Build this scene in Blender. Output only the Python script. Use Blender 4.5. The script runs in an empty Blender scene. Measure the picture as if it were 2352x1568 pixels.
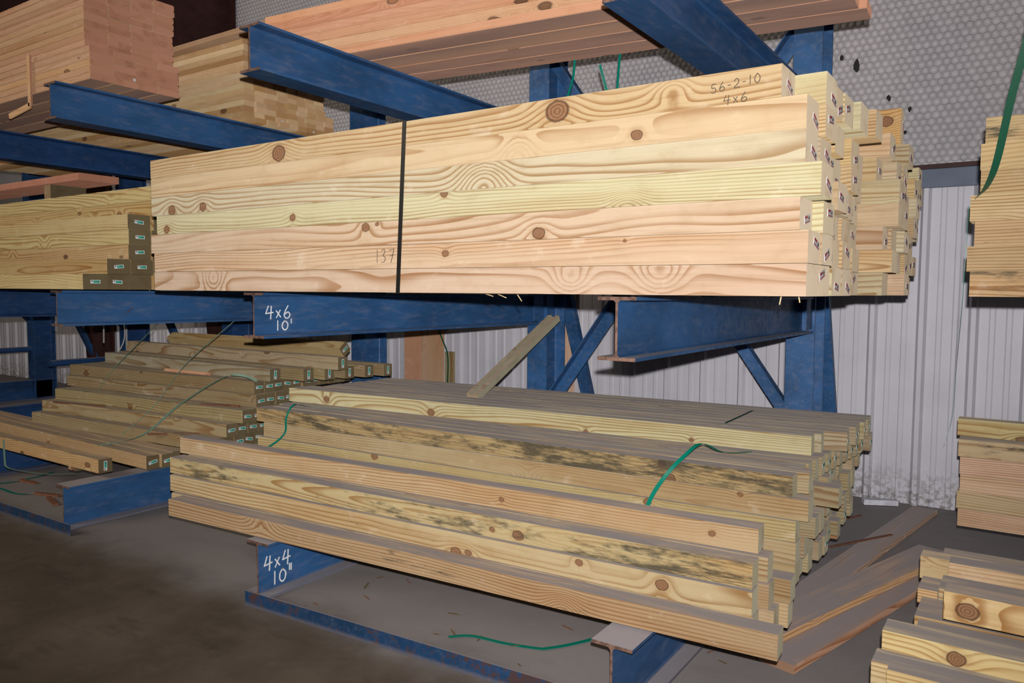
import bpy, math, random
from mathutils import Vector, Matrix
random.seed(7)
SC = bpy.context.scene
COL = SC.collection
R = math.radians

# ------------------------------------------------------------------ camera
YAW, PITCH, ROLL, FPX = .5911, .0668, .0064, 1768.8
fwd = Vector((-math.sin(YAW)*math.cos(PITCH), math.cos(YAW)*math.cos(PITCH), -math.sin(PITCH)))
rgt = Vector((math.cos(YAW), math.sin(YAW), 0)); upv = rgt.cross(fwd)
r2 = rgt*math.cos(ROLL)+upv*math.sin(ROLL); u2 = -rgt*math.sin(ROLL)+upv*math.cos(ROLL)
EYE = Vector((0, 0, 1.466))
cd = bpy.data.cameras.new('camera'); cam = bpy.data.objects.new('camera', cd); COL.objects.link(cam)
M = Matrix((r2, u2, -fwd)).transposed().to_4x4(); M.translation = EYE
cam.matrix_world = M
cd.sensor_width = 36; cd.lens = 36*FPX/2352; cd.clip_start = .05; cd.clip_end = 100
SC.camera = cam

# ------------------------------------------------------------------ light
SC.view_settings.view_transform = 'Standard'; SC.view_settings.look = 'None'
SC.view_settings.exposure = 0; SC.view_settings.gamma = 1; SC.view_settings.use_curve_mapping = False
W = bpy.data.worlds.new('world'); SC.world = W; W.use_nodes = True
W.node_tree.nodes['Background'].inputs[0].default_value = (1, .9, .8, 1)
W.node_tree.nodes['Background'].inputs[1].default_value = .028

def aim(o, tgt):
    o.rotation_euler = (Vector(tgt)-o.location).to_track_quat('-Z', 'Y').to_euler()
fl = bpy.data.lights.new('camera_flash', 'SPOT'); flash = bpy.data.objects.new('camera_flash', fl); COL.objects.link(flash)
flash.location = EYE+u2*.082+r2*.012-fwd*.02
fl.energy = 150; fl.spot_size = R(116); fl.spot_blend = 1.0; fl.shadow_soft_size = .012; fl.color = (1, .965, .97)
fl.use_nodes = True
_e = fl.node_tree.nodes['Emission']; _f = fl.node_tree.nodes.new('ShaderNodeLightFalloff'); _f.inputs['Strength'].default_value = 1
fl.node_tree.links.new(_f.outputs['Linear'], _e.inputs['Strength'])
aim(flash, (-2.35, 4.0, 1.62))
al = bpy.data.lights.new('aisle_daylight', 'AREA'); aisle = bpy.data.objects.new('aisle_daylight', al); COL.objects.link(aisle)
aisle.location = (-7.5, -4.5, 5.2); al.shape = 'RECTANGLE'; al.size = 5; al.size_y = 3; al.energy = 240; al.color = (1, .86, .70)
aim(aisle, (-4.0, 2.2, .6))

# ------------------------------------------------------------------ node helpers
def mat(name):
    m = bpy.data.materials.new(name); m.use_nodes = True
    nt = m.node_tree; b = nt.nodes['Principled BSDF']
    return m, nt, b
class NB:
    def __init__(s, nt): s.nt = nt
    def n(s, t, **k):
        nd = s.nt.nodes.new(t)
        for a, v in k.items(): setattr(nd, a, v)
        return nd
    def put(s, sock, v):
        if hasattr(v, 'is_output'): s.nt.links.new(v, sock)
        else: sock.default_value = v
    def math(s, op, a, b=0.0, c=None, clamp=False):
        nd = s.n('ShaderNodeMath', operation=op, use_clamp=clamp); s.put(nd.inputs[0], a); s.put(nd.inputs[1], b)
        if c is not None: s.put(nd.inputs[2], c)
        return nd.outputs[0]
    def vmath(s, op, a, b=(0, 0, 0)):
        nd = s.n('ShaderNodeVectorMath', operation=op); s.put(nd.inputs[0], a); s.put(nd.inputs[1], b)
        return nd.outputs[1] if op in ('LENGTH', 'DISTANCE') else nd.outputs[0]
    def scale(s, a, f):
        nd = s.n('ShaderNodeVectorMath', operation='SCALE'); s.put(nd.inputs[0], a); s.put(nd.inputs['Scale'], f); return nd.outputs[0]
    def noise(s, v, sc=1, det=2, rough=.5):
        nd = s.n('ShaderNodeTexNoise'); s.put(nd.inputs['Vector'], v); nd.inputs['Scale'].default_value = sc
        nd.inputs['Detail'].default_value = det; nd.inputs['Roughness'].default_value = rough; return nd.outputs['Fac']
    def mix(s, f, a, b, mode='MIX'):
        nd = s.n('ShaderNodeMix', data_type='RGBA', blend_type=mode); s.put(nd.inputs['Factor'], f)
        s.put(nd.inputs['A'], a); s.put(nd.inputs['B'], b); return nd.outputs['Result']
    def ramp(s, v, lo, hi, a=0., b=1.):
        nd = s.n('ShaderNodeMapRange', interpolation_type='SMOOTHSTEP'); s.put(nd.inputs[0], v)
        for i, x in ((1, lo), (2, hi), (3, a), (4, b)): s.put(nd.inputs[i], x)
        return nd.outputs[0]
    def sep(s, v): return s.n('ShaderNodeSeparateXYZ'), v
    def xyz(s, v):
        nd = s.n('ShaderNodeSeparateXYZ'); s.put(nd.inputs[0], v); return nd.outputs
    def comb(s, x, y, z):
        nd = s.n('ShaderNodeCombineXYZ'); s.put(nd.inputs[0], x); s.put(nd.inputs[1], y); s.put(nd.inputs[2], z); return nd.outputs[0]
    def bump(s, h, st, dist):
        nd = s.n('ShaderNodeBump'); s.put(nd.inputs['Height'], h); nd.inputs['Strength'].default_value = st; nd.inputs['Distance'].default_value = dist
        return nd.outputs[0]
def c4(c): return (c[0], c[1], c[2], 1)

def wood(name, end, endmix=.75, ring=.011, late=(.60, .40, .23), dust=.8, dustc=(.27, .24, .225), knots=.5, ringk=.9, under=None, own=False):
    """sawn timber: growth rings round a pith, branch knots that bend them, end grain, mildew (object alpha), settled dust"""
    m, nt, b = mat(name); N = NB(nt)
    tc = N.n('ShaderNodeTexCoord'); oi = N.n('ShaderNodeObjectInfo'); ge = N.n('ShaderNodeNewGeometry')
    wn = N.n('ShaderNodeTexWhiteNoise', noise_dimensions='1D'); N.put(wn.inputs['W'], N.math('MULTIPLY', oi.outputs['Random'], 977.0))
    s = wn.outputs['Color']; sx, sy, sz = N.xyz(s)
    P = tc.outputs['Object']; px, py, pz = N.xyz(P)
    p = N.vmath('ADD', P, N.scale(s, 23.0))
    vo = N.n('ShaderNodeTexVoronoi', feature='F1'); N.put(vo.inputs['Vector'], N.vmath('MULTIPLY', p, (3.6, 7.5, 7.5))); vo.inputs['Scale'].default_value = 1
    kd = vo.outputs['Distance']; kr, kg, kb = N.xyz(vo.outputs['Color'])
    has = N.math('LESS_THAN', kr, knots)
    kwarp = N.math('MULTIPLY', N.ramp(kd, .40, .03), has)
    kset = []
    if own:                                        # knots given to a piece as (along, up, radius); a negative radius only swirls the grain
        first_r = None
        for nm in ('knot_a', 'knot_b', 'knot_c', 'knot_d'):
            at = N.n('ShaderNodeAttribute', attribute_type='OBJECT', attribute_name=nm); ax, az, ar = N.xyz(at.outputs['Vector'])
            ab = N.math('ABSOLUTE', ar)
            if first_r is None: first_r = ab; has = N.math('MULTIPLY', has, N.math('LESS_THAN', ab, .0001))
            wob = N.math('MULTIPLY', N.math('SUBTRACT', N.noise(p, 40, 2), .5), .012)
            dd = N.vmath('LENGTH', N.comb(N.math('MULTIPLY', N.math('SUBTRACT', px, ax), .8), N.math('ADD', N.math('SUBTRACT', pz, az), wob), 0.))
            kset.append((N.math('DIVIDE', dd, N.math('MAXIMUM', ab, .00002)), ar, ab))
    kwarp = N.math('MULTIPLY', N.ramp(kd, .40, .03), has)
    warp = N.math('SUBTRACT', N.noise(N.vmath('MULTIPLY', p, (.8, 5, 5)), 1, 2, .45), .5)
    sl1 = N.math('MULTIPLY', N.math('SUBTRACT', sz, .5), .05); sl2 = N.math('MULTIPLY', N.math('SUBTRACT', sx, .5), .05)
    vy = N.math('ADD', N.math('SUBTRACT', py, N.math('MULTIPLY_ADD', sx, .30, -.10)), N.math('MULTIPLY', px, sl1))
    vz = N.math('ADD', N.math('SUBTRACT', pz, N.math('MULTIPLY_ADD', sy, .34, -.12)), N.math('MULTIPLY', px, sl2))
    rad = N.vmath('LENGTH', N.comb(0., vy, vz))
    rad = N.math('ADD', rad, N.math('MULTIPLY', warp, .075))
    rad = N.math('ADD', rad, N.math('MULTIPLY', kwarp, .024))
    for d_, ar, ab in kset:
        q = N.math('DIVIDE', d_, 2.4)
        amp = N.math('MULTIPLY', ab, N.math('MULTIPLY_ADD', N.math('LESS_THAN', ar, 0.), .9, .95))
        rad = N.math('ADD', rad, N.math('MULTIPLY', amp, N.math('EXPONENT', N.math('MULTIPLY', N.math('MULTIPLY', q, q), -1.))))
    t = N.math('FRACT', N.math('DIVIDE', rad, ring))
    lw = N.math('MULTIPLY', N.ramp(t, .42, .93), N.ramp(t, 1.0, .96))
    fib = N.noise(N.vmath('MULTIPLY', p, (5, 160, 160)), 1, 2)
    ringv = N.noise(N.vmath('MULTIPLY', p, (.6, 9, 9)), 1, 2)
    lw = N.math('MULTIPLY', lw, N.ramp(ringv, .25, .62, .12, ringk))
    early = oi.outputs['Color']
    latec = N.mix(1., early, c4(late), 'MULTIPLY')
    colr = N.mix(lw, early, latec)
    # broad heartwood tone drifts along the piece
    drift = N.noise(N.vmath('MULTIPLY', p, (.7, 3, 6)), 1, 2)
    colr = N.mix(N.ramp(drift, .5, .75, 0, .5), colr, N.mix(1., colr, (.86, .66, .46, 1), 'MULTIPLY'))
    colr = N.mix(N.math('MULTIPLY', N.math('SUBTRACT', fib, .5), .5, clamp=True), colr, N.mix(1., colr, (.7, .6, .5, 1), 'MULTIPLY'))
    streak = N.noise(N.vmath('MULTIPLY', p, (1.6, 70, 70)), 1, 3, .6); blot = N.noise(N.vmath('MULTIPLY', p, (9, 13, 13)), 1, 4, .65)
    colr = N.mix(N.math('MULTIPLY', N.ramp(streak, .48, .72), .42), colr, N.mix(1., colr, (.74, .66, .56, 1), 'MULTIPLY'))
    colr = N.mix(N.math('MULTIPLY', N.ramp(blot, .5, .75), .38), colr, N.mix(1., colr, (.80, .72, .60, 1), 'MULTIPLY'))
    colr = N.mix(N.math('MULTIPLY', N.ramp(blot, .42, .25), .22), colr, (.80, .74, .62, 1))
    # knots
    kin = N.math('MULTIPLY', N.ramp(kd, .135, .105), has)
    krim = N.math('MULTIPLY', N.math('MULTIPLY', N.ramp(kd, .165, .125), N.ramp(kd, .08, .12)), has)
    colr = N.mix(N.math('MULTIPLY', kin, .85), colr, N.mix(N.ramp(kg, .2, .8), (.10, .045, .022, 1), (.36, .17, .075, 1)))
    colr = N.mix(N.math('MULTIPLY', krim, .55), colr, (.06, .026, .014, 1))
    for d_, ar, ab in kset:
        real = N.math('GREATER_THAN', ar, .0005)
        face = N.math('LESS_THAN', py, .05)
        real = N.math('MULTIPLY', real, face)
        rr = N.math('FRACT', N.math('MULTIPLY', d_, 3.3))
        kc = N.mix(N.ramp(rr, .3, .9), (.30, .15, .075, 1), (.15, .06, .028, 1))
        colr = N.mix(N.math('MULTIPLY', N.math('MULTIPLY', N.ramp(d_, 2.0, 1.0), real), .28), colr, (.42, .24, .10, 1))
        colr = N.mix(N.math('MULTIPLY', N.math('MULTIPLY', N.ramp(d_, 1.0, .9), real), .88), colr, kc)
        colr = N.mix(N.math('MULTIPLY', N.math('MULTIPLY', N.math('MULTIPLY', N.ramp(d_, 1.08, .98), N.ramp(d_, .80, .94)), real), .6), colr, (.05, .022, .012, 1))
    # mildew
    mo = N.noise(N.vmath('MULTIPLY', p, (7, 34, 34)), 1, 6, .72)
    big = N.noise(N.vmath('MULTIPLY', p, (1.1, 4, 4)), 1, 2)
    thr = N.math('SUBTRACT', .93, N.math('MULTIPLY', oi.outputs['Alpha'], .42))
    mm = N.ramp(N.math('ADD', N.math('MULTIPLY', mo, .7), N.math('MULTIPLY', big, .5)), thr, N.math('ADD', thr, .16), 0, .85)
    mm = N.math('MULTIPLY', mm, N.math('GREATER_THAN', oi.outputs['Alpha'], .05))
    colr = N.mix(mm, colr, (.055, .05, .036, 1))
    # end grain
    nx = N.math('ABSOLUTE', N.xyz(tc.outputs['Normal'])[0])
    isend = N.math('GREATER_THAN', nx, .8)
    er = N.vmath('LENGTH', N.comb(0., vy, vz)); et = N.math('FRACT', N.math('DIVIDE', N.math('ADD', er, N.math('MULTIPLY', warp, .03)), .006))
    ecol = N.mix(N.ramp(et, .3, .95, 0, .55), c4(end), N.mix(1., c4(end), (.62, .52, .42, 1), 'MULTIPLY'))
    heart = N.ramp(er, .035, .03); stain = N.ramp(N.noise(N.vmath('ADD', p, (3, 1, 5)), 11, 3), .5, .72)
    ecol = N.mix(N.math('MULTIPLY', stain, .55), ecol, N.mix(1., ecol, (.62, .5, .42, 1), 'MULTIPLY'))
    ecol = N.mix(1-endmix, ecol, early)
    ecol = N.mix(N.ramp(sz, 0, 1, 0, .35), ecol, N.mix(1., ecol, (.70, .62, .52, 1), 'MULTIPLY'))
    colr = N.mix(isend, colr, ecol)
    # dust lying on upward faces
    up = N.ramp(N.xyz(ge.outputs['Normal'])[2], .8, .97)
    dn = N.ramp(N.noise(N.vmath('MULTIPLY', p, (2, 14, 14)), 1, 4), .25, .6, .55, 1)
    colr = N.mix(N.math('MULTIPLY', N.math('MULTIPLY', up, dn), dust), colr, c4(dustc))
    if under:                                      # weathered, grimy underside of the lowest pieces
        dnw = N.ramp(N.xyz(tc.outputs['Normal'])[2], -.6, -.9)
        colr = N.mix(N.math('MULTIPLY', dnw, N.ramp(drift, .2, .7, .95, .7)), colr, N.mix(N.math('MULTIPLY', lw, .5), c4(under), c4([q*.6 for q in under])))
    N.put(b.inputs['Base Color'], colr); b.inputs['Roughness'].default_value = .78
    if 'Diffuse Roughness' in b.inputs: b.inputs['Diffuse Roughness'].default_value = 1
    b.inputs['Specular IOR Level'].default_value = .22
    h = N.math('ADD', N.math('MULTIPLY', lw, .5), fib)
    N.put(b.inputs['Normal'], N.bump(h, .25, .0012))
    return m

def plain(name, c, rough=.6, spec=.4, var=0., sc=20, metal=0.):
    m, nt, b = mat(name); N = NB(nt)
    if var:
        tc = N.n('ShaderNodeTexCoord'); f = N.noise(tc.outputs['Object'], sc, 4, .6)
        N.put(b.inputs['Base Color'], N.mix(N.ramp(f, .3, .7), c4([x*(1-var) for x in c]), c4([min(1, x*(1+var)) for x in c])))
    else: b.inputs['Base Color'].default_value = c4(c)
    b.inputs['Roughness'].default_value = rough; b.inputs['Specular IOR Level'].default_value = spec; b.inputs['Metallic'].default_value = metal
    return m

def steel(name, c, rust=.5, dusty=1.):
    m, nt, b = mat(name); N = NB(nt)
    tc = N.n('ShaderNodeTexCoord'); ge = N.n('ShaderNodeNewGeometry'); g = ge.outputs['Position']
    n1 = N.noise(N.vmath('MULTIPLY', g, (3, 1.6, 4)), 1, 4, .6); n2 = N.noise(g, 26, 5, .7); n3 = N.noise(N.vmath('MULTIPLY', g, (26, 7, 30)), 1, 5, .7)
    colr = N.mix(N.ramp(n1, .3, .7), c4([x*.72 for x in c]), c4([x*1.2 for x in c]))
    scuff = N.math('MULTIPLY', N.ramp(n3, .45, .78, 0, .28), dusty)
    colr = N.mix(scuff, colr, (.27, .27, .31, 1))
    rs = N.ramp(N.math('ADD', N.math('MULTIPLY', n2, .6), N.math('MULTIPLY', n1, .5)), .80-.2*rust, .88-.2*rust, 0, .85)
    colr = N.mix(rs, colr, (.085, .04, .024, 1))
    up = N.ramp(N.xyz(ge.outputs['Normal'])[2], .7, .95)
    colr = N.mix(N.math('MULTIPLY', up, .85*dusty), colr, (.50, .455, .46, 1))
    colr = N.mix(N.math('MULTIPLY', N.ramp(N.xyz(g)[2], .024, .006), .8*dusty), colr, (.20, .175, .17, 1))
    N.put(b.inputs['Base Color'], colr); N.put(b.inputs['Roughness'], N.ramp(n2, .3, .7, .42, .66))
    b.inputs['Specular IOR Level'].default_value = .35
    N.put(b.inputs['Normal'], N.bump(n2, .12, .002))
    return m

MT = {}
MT['pine'] = wood('treated_pine', (.44, .375, .275), endmix=.88, dust=.35, own=True)
MT['olive'] = wood('treated_pine_olive_ends', (.15, .12, .065), endmix=.9, dust=.72, dustc=(.14, .12, .10))
MT['post'] = wood('treated_pine_weathered', (.27, .265, .195), endmix=.88, dust=.96, dustc=(.165, .148, .145), own=True)
MT['fir'] = wood('spruce_plank', (.60, .30, .20), endmix=.8, ring=.008, late=(.82, .62, .46), dust=.3, knots=.3, ringk=.5)
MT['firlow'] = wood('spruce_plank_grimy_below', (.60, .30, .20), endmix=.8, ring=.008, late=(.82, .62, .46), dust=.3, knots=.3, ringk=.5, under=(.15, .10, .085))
MT['stud'] = wood('pale_stud', (.56, .33, .16), endmix=.35, ring=.009, late=(.86, .72, .55), dust=.3, knots=.2, ringk=.45)
MT['grey'] = wood('dusty_floor_board', (.36, .22, .14), dust=.97, dustc=(.19, .165, .16), knots=.5)
MT['blue'] = steel('blue_painted_steel', (.028, .10, .245), .35)
MT['dblue'] = steel('dark_blue_steel', (.012, .055, .165), .2, .5)
MT['curb'] = steel('worn_blue_curb', (.013, .055, .14), 1.25, .6)
MT['rust'] = plain('rusty_sawn_steel', (.17, .10, .075), .8, .2, .45, 60)
MT['maroon'] = plain('red_oxide_steel', (.045, .016, .013), .6, .3, .25, 8)
MT['girt'] = plain('blue_grey_girt', (.13, .16, .22), .55, .3, .1, 6)
MT['chalk'] = plain('white_chalk', (.82, .83, .82), .9, .1, .12, 90)
MT['ink'] = plain('dark_pencil', (.11, .085, .06), .8, .2)
MT['rope'] = plain('rust_wire', (.12, .06, .035), .7, .3)
MT['tagw'] = plain('white_tag', (.80, .80, .80), .5, .3)
MT['tagg'] = plain('green_tag_print', (.05, .42, .30), .5, .3)
MT['tagk'] = plain('dark_tag_print', (.05, .06, .06), .5, .3)
MT['tagr'] = plain('red_tag_print', (.50, .03, .06), .5, .3)
MT['strapg'] = plain('green_strap', (.0, .22, .15), .32, .5)
MT['strapd'] = plain('dark_green_strap', (.01, .085, .045), .4, .5)
MT['strapp'] = plain('pale_green_strap', (.20, .33, .24), .5, .4)
MT['strapk'] = plain('black_strap', (.006, .006, .006), .42, .4)
MT['strapw'] = plain('white_strap', (.75, .75, .75), .4, .5)
MT['paper'] = plain('crumpled_paper', (.6, .6, .66), .8, .2, .2, 14)
MT['cap'] = plain('white_marker', (.7, .72, .74), .5, .3)
MT['leaf'] = plain('dry_leaf', (.16, .11, .05), .8, .2, .3, 30)
MT['splint'] = plain('raw_splinter', (.65, .5, .28), .8, .2, .2, 30)
MT['red_splint'] = plain('reddish_splinter', (.22, .10, .06), .8, .2, .2, 30)

def floor_mat():
    m, nt, b = mat('dusty_concrete_shaded_aisle'); N = NB(nt)
    ge = N.n('ShaderNodeNewGeometry'); g = ge.outputs['Position']
    a = N.noise(g, 1.3, 5, .6); d = N.noise(g, 9, 6, .7); e = N.noise(N.vmath('MULTIPLY', g, (1.2, 3.4, 1)), 1.6, 4, .6)
    colr = N.mix(N.ramp(a, .3, .7), (.135, .115, .098, 1), (.235, .205, .18, 1))
    colr = N.mix(N.ramp(e, .52, .72, 0, .55), colr, (.085, .073, .064, 1))
    colr = N.mix(N.ramp(d, .5, .8, 0, .4), colr, (.29, .26, .235, 1))
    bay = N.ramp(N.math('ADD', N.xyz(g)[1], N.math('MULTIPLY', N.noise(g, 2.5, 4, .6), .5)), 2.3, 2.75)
    colr = N.mix(bay, N.mix(1., colr, (.68, .62, .55, 1), 'MULTIPLY'), N.mix(.6, colr, (.34, .315, .315, 1)))  # darker aisle colour stands in for the flash's lens shadow; dust lightens the bay
    sp = N.noise(g, 60, 3, .8)
    colr = N.mix(N.ramp(sp, .66, .74, 0, .6), colr, (.06, .05, .04, 1))
    N.put(b.inputs['Base Color'], colr); b.inputs['Roughness'].default_value = .85; b.inputs['Specular IOR Level'].default_value = .15
    N.put(b.inputs['Normal'], N.bump(N.math('ADD', d, N.math('MULTIPLY', sp, .5)), .18, .004))
    return m
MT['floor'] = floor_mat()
def wall_mat(name, c, dirt):
    m, nt, b = mat(name); N = NB(nt)
    ge = N.n('ShaderNodeNewGeometry'); g = ge.outputs['Position']
    a = N.noise(g, 2.2, 5, .65); d = N.noise(g, 30, 4, .7); z = N.xyz(g)[2]
    colr = N.mix(N.ramp(a, .35, .75, 0, .35), c4(c), c4([x*.72 for x in c]))
    colr = N.mix(N.math('MULTIPLY', N.ramp(z, .35, .0), N.ramp(d, .4, .6)), colr, c4(dirt))
    colr = N.mix(N.ramp(N.noise(g, 7, 6, .75), .66, .76, 0, .5), colr, c4(dirt))
    N.put(b.inputs['Base Color'], colr); b.inputs['Roughness'].default_value = .5; b.inputs['Specular IOR Level'].default_value = .4
    return m
MT['metal'] = wall_mat('white_ribbed_sheet', (.60, .59, .635), (.25, .23, .22))
MT['quilt'] = wall_mat('grey_faced_insulation', (.50, .48, .495), (.33, .32, .32))
MT['wire'] = plain('netting_wire', (.26, .25, .26), .6, .3)
MT['tear'] = plain('torn_facing', (.03, .028, .028), .9, .1)

# ------------------------------------------------------------------ mesh helpers
def mesh(name, V, Fc, mats, mi=None, smooth=False):
    me = bpy.data.meshes.new(name); me.from_pydata([tuple(v) for v in V], [], Fc)
    for m in (mats if isinstance(mats, (list, tuple)) else [mats]): me.materials.append(m)
    if mi: me.polygons.foreach_set('material_index', mi)
    if smooth: me.polygons.foreach_set('use_smooth', [True]*len(me.polygons))
    me.update(); return me
def link(name, me, parent=None, loc=None, rot=None):
    o = bpy.data.objects.new(name, me); COL.objects.link(o)
    if parent: o.parent = parent
    if loc is not None: o.location = loc
    if rot is not None: o.rotation_euler = rot
    return o
def tag(o, label, cat, group=None, kind=None):
    if label: o['label'] = label
    if cat: o['category'] = cat
    if group: o['group'] = group
    if kind: o['kind'] = kind
    return o
class MB:
    def __init__(s): s.v = []; s.f = []; s.m = []
    def poly(s, pts, mi=0):
        i = len(s.v); s.v += [Vector(p) for p in pts]; s.f.append(list(range(i, i+len(pts)))); s.m.append(mi)
    def box(s, a, b, mi=0):
        x0, y0, z0 = a; x1, y1, z1 = b
        P = [(x0, y0, z0), (x1, y0, z0), (x1, y1, z0), (x0, y1, z0), (x0, y0, z1), (x1, y0, z1), (x1, y1, z1), (x0, y1, z1)]
        i = len(s.v); s.v += [Vector(p) for p in P]
        for q in ((0, 3, 2, 1), (4, 5, 6, 7), (0, 1, 5, 4), (1, 2, 6, 5), (2, 3, 7, 6), (3, 0, 4, 7)):
            s.f.append([i+k for k in q]); s.m.append(mi)
    def prism(s, prof, A, B, X, Y, mi=0, em=None):
        """profile (2D list, ccw) swept from A to B with section axes X, Y"""
        A, B, X, Y = map(Vector, (A, B, X, Y)); n = len(prof); i = len(s.v)
        s.v += [A+X*p[0]+Y*p[1] for p in prof]+[B+X*p[0]+Y*p[1] for p in prof]
        for k in range(n):
            s.f.append([i+k, i+(k+1) % n, i+n+(k+1) % n, i+n+k]); s.m.append(mi)
        s.f.append([i+k for k in reversed(range(n))]); s.m.append(mi if em is None else em)
        s.f.append([i+n+k for k in range(n)]); s.m.append(mi if em is None else em)
    def bar(s, A, B, w, h, upd=(0, 0, 1), mi=0):
        A, B = Vector(A), Vector(B); d = (B-A).normalized(); U = Vector(upd); X = d.cross(U).normalized(); Y = X.cross(d)
        s.prism([(-w/2, -h/2), (w/2, -h/2), (w/2, h/2), (-w/2, h/2)], A, B, X, Y, mi)
    def build(s, name, mats, parent=None, loc=None, rot=None, smooth=False):
        return link(name, mesh(name, s.v, s.f, mats, s.m, smooth), parent, loc, rot)
def ibeam(w, h, tf, tw, r=.008):
    a, b = w/2, h/2; t = tw/2
    P = [(-a, -b), (a, -b), (a, -b+tf), (t+r, -b+tf), (t, -b+tf+r), (t, b-tf-r), (t+r, b-tf), (a, b-tf), (a, b), (-a, b), (-a, b-tf),
         (-t-r, b-tf), (-t, b-tf-r), (-t, -b+tf+r), (-t-r, -b+tf), (-a, -b+tf)]
    return P
def ribbon(name, pts, w, m, wd=(1, 0, 0), parent=None, th=.0012, sub=4):
    """flat strap along smoothed points; wd = width direction (or one per point)"""
    P = [Vector(p) for p in pts]; n = len(P)
    wds = [Vector(x).normalized() for x in wd] if isinstance(wd[0], (tuple, list)) else [Vector(wd).normalized()]*n
    Q = []; D = []
    for i in range(n-1):
        p0, p1, p2, p3 = P[max(i-1, 0)], P[i], P[i+1], P[min(i+2, n-1)]
        for k in range(sub):
            t = k/sub
            Q.append(.5*((2*p1)+(p2-p0)*t+(2*p0-5*p1+4*p2-p3)*t*t+(3*p1-p0-3*p2+p3)*t**3)); D.append(wds[i].lerp(wds[i+1], t).normalized())
    Q.append(P[-1]); D.append(wds[-1])
    V = []; F = []
    for i, q in enumerate(Q):
        tg = (Q[min(i+1, len(Q)-1)]-Q[max(i-1, 0)]).normalized(); d = D[i]-tg*D[i].dot(tg); d.normalize(); nn = tg.cross(d)*th/2
        V += [q-d*w/2-nn, q+d*w/2-nn, q+d*w/2+nn, q-d*w/2+nn]
        if i:
            a, b = 4*(i-1), 4*i
            for k in range(4): F.append([a+k, a+(k+1) % 4, b+(k+1) % 4, b+k])
    F.append([3, 2, 1, 0]); e = 4*(len(Q)-1); F.append([e, e+1, e+2, e+3])
    return link(name, mesh(name, V, F, m), parent)

# handwriting: strokes in a unit box
GL = {'4': [[(.35, 1), (.02, .42), (.95, .5)], [(.72, .98), (.62, 0)]], 'x': [[(.1, .62), (.85, .12)], [(.8, .66), (.12, .08)]],
      '6': [[(.6, 1), (.25, .6), (.1, .25), (.3, .02), (.65, .05), (.85, .3), (.6, .5), (.2, .35)]],
      '1': [[(.5, 1), (.45, 0)]], '0': [[(.5, 1), (.15, .7), (.12, .25), (.45, 0), (.8, .2), (.88, .65), (.5, 1)]],
      '5': [[(.8, .98), (.25, .95), (.2, .55), (.6, .58), (.85, .3), (.6, .03), (.1, .08)]],
      '2': [[(.12, .75), (.4, 1), (.75, .85), (.7, .5), (.1, .03), (.95, .06)]], '-': [[(.1, .45), (.8, .48)]],
      '3': [[(.1, .9), (.6, 1), (.7, .75), (.35, .55), (.75, .4), (.65, .08), (.1, .02)]], '7': [[(.05, .92), (.9, 1), (.4, 0)], [(.25, .5), (.85, .55)]],
      "'": [[(.45, 1.15), (.4, .72)]], '"': [[(.3, 1.2), (.25, .75)], [(.75, 1.2), (.7, .7)]]}
def writing(name, text, O, U, Vv, Nn, cw, ch, gap, wd, m, parent, slant=0.):
    """text drawn as thin raised strokes: origin O, baseline direction U, up direction Vv, surface normal Nn"""
    O, U, Vv, Nn = map(Vector, (O, U, Vv, Nn)); mb = MB(); x = 0
    for ch_ in text:
        if ch_ == ' ': x += cw+gap; continue
        sc = {'x': .72, '1': .5, '-': .6, "'": .3, '"': .5}.get(ch_, 1.)
        for st in GL[ch_]:
            if len(st) > 3:
                fine = []
                for i in range(len(st)-1):
                    q0, q1, q2, q3 = (Vector(st[max(i-1, 0)]), Vector(st[i]), Vector(st[i+1]), Vector(st[min(i+2, len(st)-1)]))
                    for k in range(4):
                        t = k/4; fine.append(.5*(2*q1+(q2-q0)*t+(2*q0-5*q1+4*q2-q3)*t*t+(3*q1-q0-3*q2+q3)*t**3))
                st = fine+[Vector(st[-1])]
            for a, b in zip(st, st[1:]):
                A = O+U*(x+a[0]*cw*sc)+Vv*(a[1]*ch+slant*x); B = O+U*(x+b[0]*cw*sc)+Vv*(b[1]*ch+slant*x)
                d = (B-A).normalized(); A -= d*wd*.4; B += d*wd*.4
                sd = d.cross(Nn).normalized()*wd/2; k = Nn*(.0008+.00004*(len(mb.f) % 23)); z = Nn*.0002
                i = len(mb.v); mb.v += [A-sd+z, A+sd+z, B+sd+z, B-sd+z, A-sd+k, A+sd+k, B+sd+k, B-sd+k]
                for q in ((0, 3, 2, 1), (4, 5, 6, 7), (0, 1, 5, 4), (1, 2, 6, 5), (2, 3, 7, 6), (3, 0, 4, 7)): mb.f.append([i+e for e in q]); mb.m.append(0)
        x += cw*sc+gap
    return mb.build(name, m, parent)

# ------------------------------------------------------------------ setting
def struct(o, label, cat): return tag(o, label, cat, None, 'structure')
YW = 5.917
f = MB(); f.box((-24, -8, -.1), (6, 6.3, 0)); struct(f.build('floor', MT['floor']), 'grey brown dusty concrete warehouse floor', 'floor')

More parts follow.
